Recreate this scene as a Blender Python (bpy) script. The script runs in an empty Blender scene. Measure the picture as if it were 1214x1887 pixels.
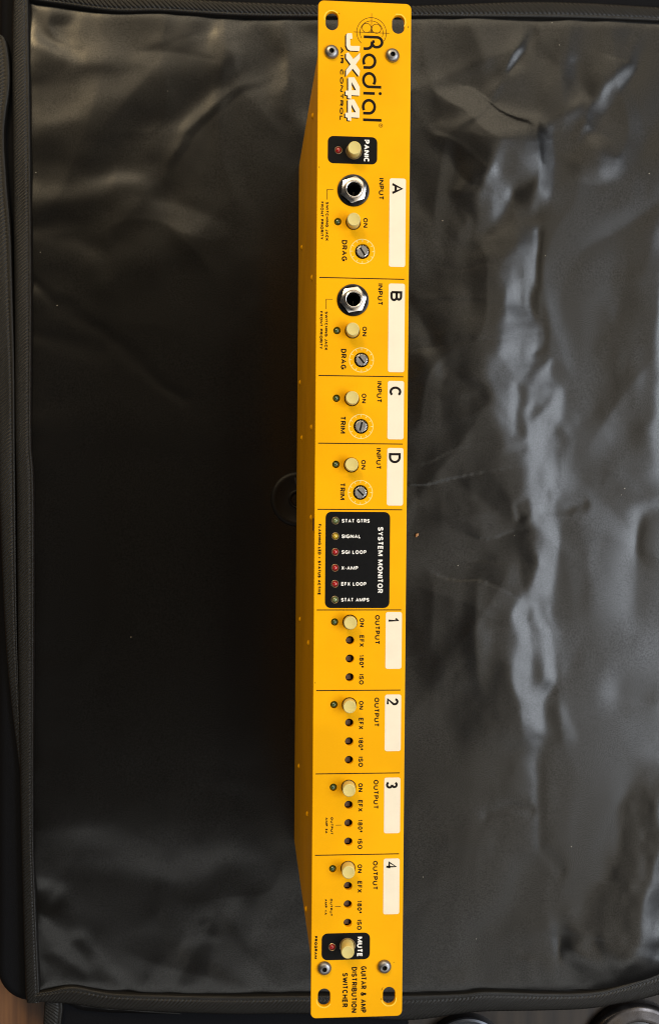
import bpy, bmesh, math, random
import numpy as np
from mathutils import Matrix, Vector
random.seed(4)
S = bpy.context.scene
COL = S.collection
rad = math.radians
MM = 0.001

# ------------------------------------------------------------------ camera
PLATE_Z = 0.183                      # height of the front panel above the lining
FPX = 1999.8                        # focal length in photo pixels (photo is 1214 x 1887)
C_MM = Vector((-55.159, 11.236, 512.875 + 183.0))
R_T = Matrix(((0.9969085, -0.0062338, -0.0783232), (0.0078084, 0.9997732, 0.0198126), (0.0781820, -0.0203629, 0.9967311)))
cam = bpy.data.cameras.new('camera')
cam_o = bpy.data.objects.new('camera', cam)
COL.objects.link(cam_o)
m4 = R_T.to_4x4()
m4.translation = C_MM * MM
cam_o.matrix_world = m4
cam.sensor_fit = 'VERTICAL'
cam.sensor_height = 24.0
cam.lens = 24.0 * FPX / 1887.0
cam.clip_start = 0.01
cam.clip_end = 20
S.camera = cam_o

def at(px, py, z=0.0):
    """photo pixel -> point (mm) on the horizontal plane z (mm)"""
    d = R_T @ Vector(((px - 607.0) / FPX, -(py - 943.5) / FPX, -1.0))
    t = (z - C_MM.z) / d.z
    p = C_MM + d * t
    return (p.x, p.y)

# ------------------------------------------------------------------ world and lamps
W = bpy.data.worlds.new('World')
S.world = W
W.use_nodes = True
bg = W.node_tree.nodes['Background']
bg.inputs[0].default_value = (0.9, 0.92, 1.0, 1)
bg.inputs[1].default_value = 0.025

def area(name, loc, target, sx, sy, radiance, col):
    l = bpy.data.lights.new(name, 'AREA')
    l.shape = 'RECTANGLE'
    l.size = sx; l.size_y = sy
    l.energy = radiance * math.pi * sx * sy
    l.color = col
    o = bpy.data.objects.new(name, l)
    COL.objects.link(o)
    o.location = loc
    d = Vector(target) - Vector(loc)
    o.rotation_euler = d.to_track_quat('-Z', 'Y').to_euler()
    return o
# window to the right (cool), ceiling patches lit warm, one warm ceiling lamp beyond the top
area('window_light', (1.27, -0.08, 1.45), (0, 0, 0), 1.4, 0.8, 8.8, (0.86, 0.92, 1.0))
area('ceiling_bounce_far', (-0.1, 1.70, 1.7), (0, 0, 0), 3.0, 1.2, 2.6, (1.0, 0.86, 0.64))
area('ceiling_bounce_right', (0.62, 0.0, 1.9), (0, 0, 0), 2.2, 0.5, 1.15, (1.0, 0.84, 0.58))
area('ceiling_bounce_near', (0.1, -1.4, 1.7), (0, 0, 0), 2.6, 0.7, 1.35, (1.0, 0.99, 0.94))
area('warm_lamp', (-0.85, 1.65, 1.55), (0, 0, 0.1), 0.5, 0.5, 22.0, (1.0, 0.72, 0.36))

S.view_settings.view_transform = 'Standard'
S.view_settings.look = 'None'
S.view_settings.exposure = 0.0
S.view_settings.gamma = 1.0
S.render.filter_size = 1.1
S.cycles.filter_width = 1.1

# ------------------------------------------------------------------ materials
def new_mat(name):
    m = bpy.data.materials.new(name)
    m.use_nodes = True
    nt = m.node_tree
    return m, nt, nt.nodes['Principled BSDF']

def mat(name, col, rough=0.5, metal=0.0, spec=0.5, noise=None, bump=None, coat=0.0, rnoise=None, col2=None,
        trans=0.0, sheen=0.0, ior=1.5):
    """noise=(scale, amount) colour variation; bump=(scale, strength, distance); rnoise=(scale, amount)"""
    m, nt, b = new_mat(name)
    b.inputs['Base Color'].default_value = (*col, 1)
    b.inputs['Roughness'].default_value = rough
    b.inputs['Metallic'].default_value = metal
    b.inputs['Specular IOR Level'].default_value = spec
    b.inputs['IOR'].default_value = ior
    b.inputs['Coat Weight'].default_value = coat
    b.inputs['Coat Roughness'].default_value = 0.03
    b.inputs['Transmission Weight'].default_value = trans
    b.inputs['Sheen Weight'].default_value = sheen
    tc = nt.nodes.new('ShaderNodeTexCoord')
    def nz(scale, detail=4):
        n = nt.nodes.new('ShaderNodeTexNoise')
        n.inputs['Scale'].default_value = scale
        n.inputs['Detail'].default_value = detail
        nt.links.new(tc.outputs['Object'], n.inputs['Vector'])
        return n
    if noise or col2:
        sc, am = noise or (60, 0.2)
        n = nz(sc)
        mx = nt.nodes.new('ShaderNodeMix'); mx.data_type = 'RGBA'
        c2 = col2 or tuple(c * (1 - am) for c in col)
        mx.inputs[6].default_value = (*col, 1)
        mx.inputs[7].default_value = (*c2, 1)
        rp = nt.nodes.new('ShaderNodeMapRange')
        rp.inputs[1].default_value = 0.38; rp.inputs[2].default_value = 0.68
        nt.links.new(n.outputs[0], rp.inputs[0])
        nt.links.new(rp.outputs[0], mx.inputs[0])
        nt.links.new(mx.outputs[2], b.inputs['Base Color'])
    if rnoise:
        n = nz(rnoise[0])
        rp = nt.nodes.new('ShaderNodeMapRange')
        rp.inputs[1].default_value = 0.3; rp.inputs[2].default_value = 0.7
        rp.inputs[3].default_value = rough - rnoise[1]; rp.inputs[4].default_value = rough + rnoise[1]
        nt.links.new(n.outputs[0], rp.inputs[0])
        nt.links.new(rp.outputs[0], b.inputs['Roughness'])
    if bump:
        n = nz(bump[0], 3)
        bp = nt.nodes.new('ShaderNodeBump')
        bp.inputs['Strength'].default_value = bump[1]
        bp.inputs['Distance'].default_value = bump[2]
        nt.links.new(n.outputs[0], bp.inputs['Height'])
        nt.links.new(bp.outputs[0], b.inputs['Normal'])
    return m

M = {}
M['yellow'] = mat('yellow_powder_coat', (0.92, 0.435, 0.001), 0.42, spec=0.10, noise=(22, 0.13), bump=(2600, 0.12, 0.0002), rnoise=(35, 0.05))
M['black_ink'] = mat('black_ink', (0.006, 0.003, 0.002), 0.5, spec=0.15)
M['black_gloss'] = mat('black_print', (0.003, 0.003, 0.0035), 0.45, spec=0.14, noise=(300, 0.3), bump=(3000, 0.08, 0.0001))
M['white_ink'] = mat('white_ink', (0.86, 0.84, 0.80), 0.5)
M['strip'] = mat('white_write_on_strip', (0.86, 0.765, 0.59), 0.5, noise=(90, 0.05), bump=(1500, 0.1, 0.0001))
M['cream_ink'] = mat('pale_yellow_ink', (0.90, 0.72, 0.25), 0.5)
M['logo_white'] = mat('cream_white_ink', (0.85, 0.72, 0.55), 0.5)
M['button'] = mat('cream_plastic', (0.69, 0.575, 0.21), 0.36, noise=(200, 0.08))
M['button_well'] = mat('dark_switch_well', (0.02, 0.018, 0.015), 0.5)
M['plunger'] = mat('dark_brown_plunger', (0.09, 0.06, 0.045), 0.4)
M['screw'] = mat('grey_zinc_steel', (0.36, 0.35, 0.35), 0.45, metal=1.0, noise=(400, 0.35), rnoise=(500, 0.1))
M['socket'] = mat('black_socket', (0.01, 0.01, 0.01), 0.5)
M['chrome'] = mat('nickel_plate', (0.78, 0.74, 0.70), 0.22, metal=1.0, noise=(260, 0.3), rnoise=(300, 0.08))
M['washer'] = mat('dark_steel_washer', (0.03, 0.03, 0.034), 0.28, metal=0.9, rnoise=(300, 0.1))
M['bore'] = mat('black_plastic_bore', (0.006, 0.005, 0.005), 0.5)
M['contact'] = mat('contact_steel', (0.35, 0.33, 0.30), 0.3, metal=1.0)
M['knurl'] = mat('bright_aluminium', (0.62, 0.61, 0.60), 0.33, metal=1.0, noise=(500, 0.3))
M['rim'] = mat('brassy_rim', (0.55, 0.42, 0.25), 0.3, metal=0.9)
M['led_green'] = mat('green_lens', (0.06, 0.12, 0.035), 0.15, coat=1.0, noise=(900, 0.5))
M['led_pale'] = mat('pale_green_lens', (0.17, 0.22, 0.08), 0.15, coat=1.0, noise=(900, 0.4))
M['led_red'] = mat('red_lens', (0.48, 0.010, 0.014), 0.15, coat=1.0, noise=(900, 0.5))
M['led_amber'] = mat('amber_lens', (0.62, 0.42, 0.02), 0.15, coat=1.0, noise=(900, 0.4))
M['backing'] = mat('near_black_backing', (0.012, 0.010, 0.009), 0.7)
M['lint'] = mat('pale_lint', (0.5, 0.48, 0.42), 0.9)
M['crumb'] = mat('brown_crumb', (0.42, 0.22, 0.10), 0.8)
M['shell'] = mat('black_padded_shell', (0.003, 0.0033, 0.005), 0.8, spec=0.15, noise=(900, 0.3), bump=(1200, 0.4, 0.0004))
M['tape'] = mat('black_twill_tape', (0.0055, 0.005, 0.0045), 0.40, spec=0.30, noise=(1500, 0.5), bump=(2500, 0.5, 0.0003), col2=(0.011, 0.010, 0.0085))
M['thread'] = mat('black_thread', (0.03, 0.027, 0.022), 0.4)
M['fastener'] = mat('black_moulded_plastic', (0.004, 0.0035, 0.0035), 0.5, spec=0.2, bump=(1500, 0.3, 0.0003))

def lining_material():
    m, nt, b = new_mat('black_satin_nylon')
    tc = nt.nodes.new('ShaderNodeTexCoord')
    b.inputs['Specular IOR Level'].default_value = 0.50
    # coarse mottling of the coating
    n = nt.nodes.new('ShaderNodeTexNoise'); n.inputs['Scale'].default_value = 9; n.inputs['Detail'].default_value = 5
    nt.links.new(tc.outputs['Object'], n.inputs['Vector'])
    mx = nt.nodes.new('ShaderNodeMix'); mx.data_type = 'RGBA'
    mx.inputs[6].default_value = (0.0036, 0.0032, 0.0026, 1)
    mx.inputs[7].default_value = (0.0028, 0.0026, 0.0028, 1)
    nt.links.new(n.outputs[0], mx.inputs[0])
    nt.links.new(mx.outputs[2], b.inputs['Base Color'])
    rp = nt.nodes.new('ShaderNodeMapRange')
    rp.inputs[3].default_value = 0.26; rp.inputs[4].default_value = 0.32
    nt.links.new(n.outputs[0], rp.inputs[0])
    nt.links.new(rp.outputs[0], b.inputs['Roughness'])
    # fine grain of the weave: slightly uneven gloss and a trace of relief
    g = nt.nodes.new('ShaderNodeTexNoise'); g.inputs['Scale'].default_value = 1500; g.inputs['Detail'].default_value = 3
    nt.links.new(tc.outputs['Object'], g.inputs['Vector'])
    sp = nt.nodes.new('ShaderNodeMapRange')
    sp.inputs[1].default_value = 0.35; sp.inputs[2].default_value = 0.65
    sp.inputs[3].default_value = 0.36; sp.inputs[4].default_value = 0.64
    nt.links.new(g.outputs[0], sp.inputs[0])
    nt.links.new(sp.outputs[0], b.inputs['Specular IOR Level'])
    bp = nt.nodes.new('ShaderNodeBump'); bp.inputs['Strength'].default_value = 0.05; bp.inputs['Distance'].default_value = 0.0002
    nt.links.new(g.outputs[0], bp.inputs['Height'])
    nt.links.new(bp.outputs[0], b.inputs['Normal'])
    return m
M['lining'] = lining_material()

def wood_material():
    m, nt, b = new_mat('brown_wood')
    tc = nt.nodes.new('ShaderNodeTexCoord')
    mp = nt.nodes.new('ShaderNodeMapping'); mp.inputs['Scale'].default_value = (60, 3, 1)
    nt.links.new(tc.outputs['Object'], mp.inputs['Vector'])
    n = nt.nodes.new('ShaderNodeTexNoise'); n.inputs['Scale'].default_value = 2.2; n.inputs['Detail'].default_value = 8
    nt.links.new(mp.outputs[0], n.inputs['Vector'])
    cr = nt.nodes.new('ShaderNodeValToRGB')
    cr.color_ramp.elements[0].position = 0.32; cr.color_ramp.elements[0].color = (0.055, 0.020, 0.008, 1)
    cr.color_ramp.elements[1].position = 0.66; cr.color_ramp.elements[1].color = (0.21, 0.095, 0.035, 1)
    nt.links.new(n.outputs[0], cr.inputs[0])
    # the right half of the wood is multiplied much darker and bluer
    sx = nt.nodes.new('ShaderNodeSeparateXYZ'); nt.links.new(tc.outputs['Object'], sx.inputs[0])
    gt = nt.nodes.new('ShaderNodeMath'); gt.operation = 'GREATER_THAN'; gt.inputs[1].default_value = 0.0
    nt.links.new(sx.outputs['X'], gt.inputs[0])
    mx = nt.nodes.new('ShaderNodeMix'); mx.data_type = 'RGBA'
    dk = nt.nodes.new('ShaderNodeMix'); dk.data_type = 'RGBA'; dk.blend_type = 'MULTIPLY'
    dk.inputs[0].default_value = 1.0; dk.inputs[7].default_value = (0.16, 0.22, 0.34, 1)
    nt.links.new(cr.outputs[0], dk.inputs[6])
    nt.links.new(gt.outputs[0], mx.inputs[0]); nt.links.new(cr.outputs[0], mx.inputs[6]); nt.links.new(dk.outputs[2], mx.inputs[7])
    nt.links.new(mx.outputs[2], b.inputs['Base Color'])
    b.inputs['Roughness'].default_value = 0.5
    bp = nt.nodes.new('ShaderNodeBump'); bp.inputs['Strength'].default_value = 0.2; bp.inputs['Distance'].default_value = 0.0005
    nt.links.new(n.outputs[0], bp.inputs['Height'])
    nt.links.new(bp.outputs[0], b.inputs['Normal'])
    return m
M['wood'] = wood_material()

# ------------------------------------------------------------------ object helpers
def tag(o, label=None, cat=None, group=None, kind=None):
    if label: o['label'] = label
    if cat: o['category'] = cat
    if group: o['group'] = group
    if kind: o['kind'] = kind
    return o

def empty(name, loc=(0, 0, 0)):
    o = bpy.data.objects.new(name, None)
    o.empty_display_size = 0.02
    COL.objects.link(o)
    o.location = loc
    return o

def link_mesh(name, me, mt, parent=None, loc=(0, 0, 0), rot=(0, 0, 0), smooth=35):
    if mt is not None and not me.materials:
        me.materials.append(mt)
    if smooth:
        me.shade_smooth()
        me.set_sharp_from_angle(angle=rad(smooth))
    o = bpy.data.objects.new(name, me)
    COL.objects.link(o)
    if parent is not None:
        o.parent = parent
    o.location = loc
    o.rotation_euler = rot
    return o

def mesh(name, verts, faces, mt, parent=None, loc=(0, 0, 0), rot=(0, 0, 0), smooth=35, scale=MM):
    me = bpy.data.meshes.new(name)
    me.from_pydata([(v[0] * scale, v[1] * scale, v[2] * scale) for v in verts], [], faces)
    me.update()
    return link_mesh(name, me, mt, parent, loc, rot, smooth)

def clone(o, parent, loc=None, rot=None, mt=None):
    c = o.copy()
    COL.objects.link(c)
    c.parent = parent
    if loc is not None: c.location = loc
    if rot is not None: c.rotation_euler = rot
    for ch in o.children:
        d = ch.copy(); COL.objects.link(d); d.parent = c
    return c

def lathe(prof, n=32, ang0=0.0, rfun=None):
    """prof: list of (r, z) mm from the axis outwards/downwards; returns verts, faces"""
    v, f = [], []
    for r, z in prof:
        for k in range(n):
            a = ang0 + 2 * math.pi * k / n
            rr = r if rfun is None else rfun(r, z, a, k)
            v.append((rr * math.cos(a), rr * math.sin(a), z))
    for i in range(len(prof) - 1):
        for k in range(n):
            a, b = i * n + k, i * n + (k + 1) % n
            f.append((a, a + n, b + n, b))
    return v, f

def cap_first(v, f, n):        # closes the first ring with an n-gon
    f.append(tuple(range(n)))

def arcp(cx, cy, rx, ry, a0, a1, n=8):
    return [(cx + rx * math.cos(rad(a0 + (a1 - a0) * i / n)), cy + ry * math.sin(rad(a0 + (a1 - a0) * i / n))) for i in range(n + 1)]

def rrect(x0, y0, x1, y1, r, n=6):
    return (arcp(x1 - r, y1 - r, r, r, 0, 90, n) + arcp(x0 + r, y1 - r, r, r, 90, 180, n)
            + arcp(x0 + r, y0 + r, r, r, 180, 270, n) + arcp(x1 - r, y0 + r, r, r, 270, 360, n))

def circ(cx, cy, r, n=28):
    return [(cx + r * math.cos(2 * math.pi * i / n), cy + r * math.sin(2 * math.pi * i / n)) for i in range(n)]

def plate(name, outer, holes, z0, z1, bevel, mt, parent, smooth=30):
    """flat plate with holes cut through it, outline in mm, from z0 to z1"""
    cu = bpy.data.curves.new(name, 'CURVE')
    cu.dimensions = '2D'; cu.fill_mode = 'BOTH'
    cu.extrude = (z1 - z0) / 2 * MM - bevel * MM
    cu.bevel_depth = bevel * MM
    cu.bevel_resolution = 2
    cu.offset = -bevel * MM
    def sp(pts):
        s = cu.splines.new('POLY'); s.points.add(len(pts) - 1)
        for i, (x, y) in enumerate(pts): s.points[i].co = (x * MM, y * MM, 0, 1)
        s.use_cyclic_u = True
    sp(outer)
    for h in holes: sp(list(reversed(h)))
    tmp = bpy.data.objects.new('tmp', cu)
    COL.objects.link(tmp)
    dg = bpy.context.evaluated_depsgraph_get()
    me = bpy.data.meshes.new_from_object(tmp.evaluated_get(dg))
    bpy.data.objects.remove(tmp)
    me.name = name
    me.materials.clear()
    zc = (z0 + z1) / 2 * MM
    me.transform(Matrix.Translation((0, 0, zc)))
    return link_mesh(name, me, mt, parent, smooth=smooth)

# ------------------------------------------------------------------ lettering (own stroke alphabet)
E = lambda cx, cy, rx, ry: arcp(cx, cy, rx, ry, 90, 450, 16)
G = {
 'A': (.78, [[(0, 0), (.5, 1), (1, 0)], [(.2, .34), (.8, .34)]]),
 'B': (.66, [[(0, .0), (0, 1), (.55, 1)] + arcp(.55, .77, .38, .23, 90, -90) + [(0, .54)], [(.5, .54)] + arcp(.58, .27, .42, .27, 90, -90) + [(0, 0)]]),
 'C': (.74, [arcp(.5, .5, .5, .5, 42, 318, 16)]),
 'D': (.70, [[(0, 0), (0, 1), (.42, 1)] + arcp(.42, .5, .58, .5, 90, -90, 12) + [(0, 0)]]),
 'E': (.60, [[(1, 1), (0, 1), (0, 0), (1, 0)], [(0, .52), (.9, .52)]]),
 'F': (.56, [[(1, 1), (0, 1), (0, 0)], [(0, .5), (.85, .5)]]),
 'G': (.78, [arcp(.5, .5, .5, .5, 45, 325, 16), [(.55, .46), (1, .46), (1, .05)]]),
 'H': (.74, [[(0, 0), (0, 1)], [(1, 0), (1, 1)], [(0, .52), (1, .52)]]),
 'I': (.14, [[(.5, 0), (.5, 1)]]),
 'J': (.50, [[(1, 1), (1, .3)] + arcp(.5, .3, .5, .3, 0, -170)]),
 'K': (.66, [[(0, 0), (0, 1)], [(1, 1), (0, .36)], [(.35, .58), (1, 0)]]),
 'L': (.54, [[(0, 1), (0, 0), (1, 0)]]),
 'M': (.94, [[(0, 0), (0, 1)], [(.04, 1), (.5, .1), (.96, 1)], [(1, 1), (1, 0)]]),
 'N': (.78, [[(0, 0), (0, 1)], [(.04, 1), (.96, 0)], [(1, 0), (1, 1)]]),
 'O': (.80, [E(.5, .5, .5, .5)]),
 'P': (.62, [[(0, 0), (0, 1), (.6, 1)] + arcp(.6, .73, .4, .27, 90, -90) + [(0, .46)]]),
 'R': (.68, [[(0, 0), (0, 1), (.6, 1)] + arcp(.6, .74, .38, .26, 90, -90) + [(0, .48)], [(.55, .48), (1, 0)]]),
 'S': (.66, [arcp(.5, .75, .46, .25, 15, 270, 12) + arcp(.5, .25, .5, .25, 90, -165, 12)]),
 'T': (.64, [[(0, 1), (1, 1)], [(.5, 1), (.5, 0)]]),
 'U': (.74, [[(0, 1), (0, .36)] + arcp(.5, .36, .5, .36, 180, 360, 10) + [(1, 1)]]),
 'V': (.70, [[(0, 1), (.5, 0), (1, 1)]]),
 'W': (1.1, [[(0, 1), (.26, 0)], [(.26, 0), (.5, .92)], [(.5, .92), (.74, 0)], [(.74, 0), (1, 1)]]),
 'X': (.68, [[(0, 0), (1, 1)], [(0, 1), (1, 0)]]),
 'Y': (.68, [[(0, 1), (.5, .45), (1, 1)], [(.5, .45), (.5, 0)]]),
 '0': (.56, [E(.5, .5, .5, .5)]),
 '1': (.34, [[(.1, .74), (.8, 1), (.8, 0)]]),
 '2': (.58, [arcp(.5, .71, .5, .29, 165, -25) + [(0, 0), (1, 0)]]),
 '3': (.58, [arcp(.48, .76, .44, .24, 155, -90), arcp(.48, .26, .52, .26, 90, -155)]),
 '4': (.62, [[(.74, 0), (.74, 1), (0, .3), (1, .3)]]),
 '8': (.56, [E(.5, .77, .44, .23), E(.5, .27, .5, .27)]),
 '&': (.74, [[(1, 0), (.25, .72)] + arcp(.45, .8, .24, .2, 200, -20) + [(.1, .4)] + arcp(.38, .24, .38, .24, 150, 330) + [(.95, .5)]]),
 '=': (.5, [[(0, .3), (1, .3)], [(0, .62), (1, .62)]]),
 '-': (.34, [[(0, .42), (1, .42)]]),
 'o_': (.30, [E(.5, .8, .5, .2)]),
}

def stroke_mesh(polys, w, z, dz=0.004, ext=True):
    """flat ribbon of width w along each polyline (mm); every stroke lies dz above the last"""
    V, F = [], []
    for k, P in enumerate(polys):
        P = [Vector((p[0], p[1])) for p in P]
        Q = [P[0]]
        for p in P[1:]:
            if (p - Q[-1]).length > 1e-4: Q.append(p)
        P = Q
        closed = (P[0] - P[-1]).length < 1e-3 and len(P) > 3
        if closed: P = P[:-1]
        n = len(P)
        if not closed and ext:
            d0 = (P[0] - P[1]).normalized(); d1 = (P[-1] - P[-2]).normalized()
            P[0] = P[0] + d0 * w / 2; P[-1] = P[-1] + d1 * w / 2
        b = len(V); zz = z + dz * k
        for i in range(n):
            a = P[i - 1] if (i > 0 or closed) else None
            c = P[(i + 1) % n] if (i < n - 1 or closed) else None
            if a is None: t = (c - P[i]).normalized(); nn = Vector((-t.y, t.x)); s = 1
            elif c is None: t = (P[i] - a).normalized(); nn = Vector((-t.y, t.x)); s = 1
            else:
                t1 = (P[i] - a).normalized(); t2 = (c - P[i]).normalized()
                n1 = Vector((-t1.y, t1.x)); n2 = Vector((-t2.y, t2.x))
                nn = n1 + n2
                nn = n1 if nn.length < 1e-3 else nn.normalized()
                s = 1 / max(nn.dot(n1), .25)
                s = 1.2 if s > 1.6 else s
            V.append((P[i].x + nn.x * w / 2 * s, P[i].y + nn.y * w / 2 * s, zz))
            V.append((P[i].x - nn.x * w / 2 * s, P[i].y - nn.y * w / 2 * s, zz))
        m_ = n if closed else n - 1
        for i in range(m_):
            j = (i + 1) % n
            F.append((b + 2 * i + 1, b + 2 * j + 1, b + 2 * j, b + 2 * i))
    return V, F

def text_strokes(s, cap, length, w, gap=.13, space=.34):
    chars = []
    i = 0
    for ch in s:
        chars.append('o_' if ch == '\u00ba' else ch)
    tot = 0
    for i, ch in enumerate(chars):
        tot += (space if ch == ' ' else G[ch][0]) + (gap if i < len(chars) - 1 else 0)
    k = length / tot
    x = 0; out = []
    for ch in chars:
        if ch == ' ':
            x += space + gap; continue
        gw = G[ch][0]
        for P in G[ch][1]:
            if ch == 'I':
                out.append([((x + gw / 2) * k, w / 2 + p[1] * (cap - w)) for p in P])
            else:
                out.append([(x * k + w / 2 + p[0] * (gw * k - w), w / 2 + p[1] * (cap - w)) for p in P])
        x += gw + gap
    return out

Z0 = 183.0           # front face of the panel, mm
def lettering(s, parent, xb, xt, ys, ye, w, mt, z=None, vertical=False, label=None, ext=True, gap=.13):
    """letters read down the panel (towards -Y), their tops towards +X; vertical=True: read across towards +X"""
    z = Z0 + 0.06 if z is None else z
    if mt is BI: w *= 1.32
    if vertical:      # baseline y=xb, top y=xt, from x=ys to ye
        st = text_strokes(s, xt - xb, ye - ys, w, gap)
        st = [[(ys + p[0], xb + p[1]) for p in P] for P in st]
    else:
        st = text_strokes(s, xt - xb, ys - ye, w, gap)
        st = [[(xb + p[1], ys - p[0]) for p in P] for P in st]
    V, F = stroke_mesh(st, w, z, ext=False)
    F = fix_up(V, F)
    o = mesh('lettering', V, F, mt, parent, smooth=0)
    if label: o['label'] = label
    return o

def fix_up(V, F):
    out = []
    for f in F:
        a, b, c = (Vector(V[i]) for i in f[:3])
        out.append(f if (b - a).cross(c - a).z > 0 else tuple(reversed(f)))
    return out

# =================================================================== TABLE (setting)
TABLE_Z = -27.0
def grid_sheet(name, x0, y0, x1, y1, z, mt):
    return mesh(name, [(x0, y0, z), (x1, y0, z), (x1, y1, z), (x0, y1, z)], [(0, 1, 2, 3)], mt, smooth=0)
table = grid_sheet('wood_floor', -1500, -1500, 1500, 1500, TABLE_Z, M['wood'])
tag(table, kind='structure')

# =================================================================== BAG
bag = empty('equipment_bag')
tag(bag, 'black padded bag laid open, satin lining and twill bound edges, under the yellow unit', 'bag')

class VNoise:
    def __init__(s, seed): s.t = np.random.RandomState(seed).rand(256, 256)
    def __call__(s, x, y):
        xi = np.floor(x).astype(int); yi = np.floor(y).astype(int)
        fx = x - xi; fy = y - yi
        fx = fx * fx * fx * (fx * (fx * 6 - 15) + 10); fy = fy * fy * fy * (fy * (fy * 6 - 15) + 10)
        g = lambda i, j: s.t[(xi + i) % 256, (yi + j) % 256]
        return (g(0, 0) * (1 - fx) + g(1, 0) * fx) * (1 - fy) + (g(0, 1) * (1 - fx) + g(1, 1) * fx) * fy - 0.5

def pxy(X, Y):
    """mm on the lining plane -> photo pixels (used only to lay the folds out)"""
    P = np.stack([X - C_MM.x, Y - C_MM.y, np.full_like(X, -C_MM.z)])
    R = np.array(R_T.transposed())
    q = np.tensordot(R, P, 1)
    return 607.0 + FPX * q[0] / -q[2], 943.5 - FPX * q[1] / -q[2]

def seg_dist(px, py, pts):
    """signed distance to a polyline (positive on its image-right side when drawn downwards) and 0..1 position"""
    best = np.full(px.shape, 1e9); sg = np.zeros_like(best); tt = np.zeros_like(best)
    L = [0]
    for i in range(len(pts) - 1): L.append(L[-1] + math.dist(pts[i], pts[i + 1]))
    for i in range(len(pts) - 1):
        ax, ay = pts[i]; bx, by = pts[i + 1]
        dx, dy = bx - ax, by - ay
        t = ((px - ax) * dx + (py - ay) * dy) / (dx * dx + dy * dy)
        tc = np.clip(t, 0, 1)
        ex = px - (ax + tc * dx); ey = py - (ay + tc * dy)
        d = np.hypot(ex, ey)
        cr = dx * ey - dy * ex      # image coords: y down
        m_ = d < best
        best[m_] = d[m_]; sg[m_] = -np.sign(cr[m_] + 1e-9)
        tt[m_] = ((L[i] + tc * (L[i + 1] - L[i])) / L[-1])[m_]
    return best * sg, tt

def sstep(a, b, x):
    t = np.clip((x - a) / (b - a), 0, 1)
    return t * t * (3 - 2 * t)

TOP = [(-60, -6), (60, 0), (121, 8), (212, 20), (300, 21), (442, 29), (584, 31), (760, 32), (955, 33), (1214, 40), (1500, 50)]
BOT = [(-60, 1822), (60, 1824), (138, 1819), (222, 1828), (420, 1833), (573, 1832), (740, 1832), (849, 1829), (896, 1826), (1076, 1827), (1130, 1818), (1214, 1792), (1500, 1700)]
LEFT = [(55, -30), (56, 60), (59, 270), (61, 533), (60, 800), (65, 900), (64, 1450), (64, 1580), (74, 1802), (76, 1900)]

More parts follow.
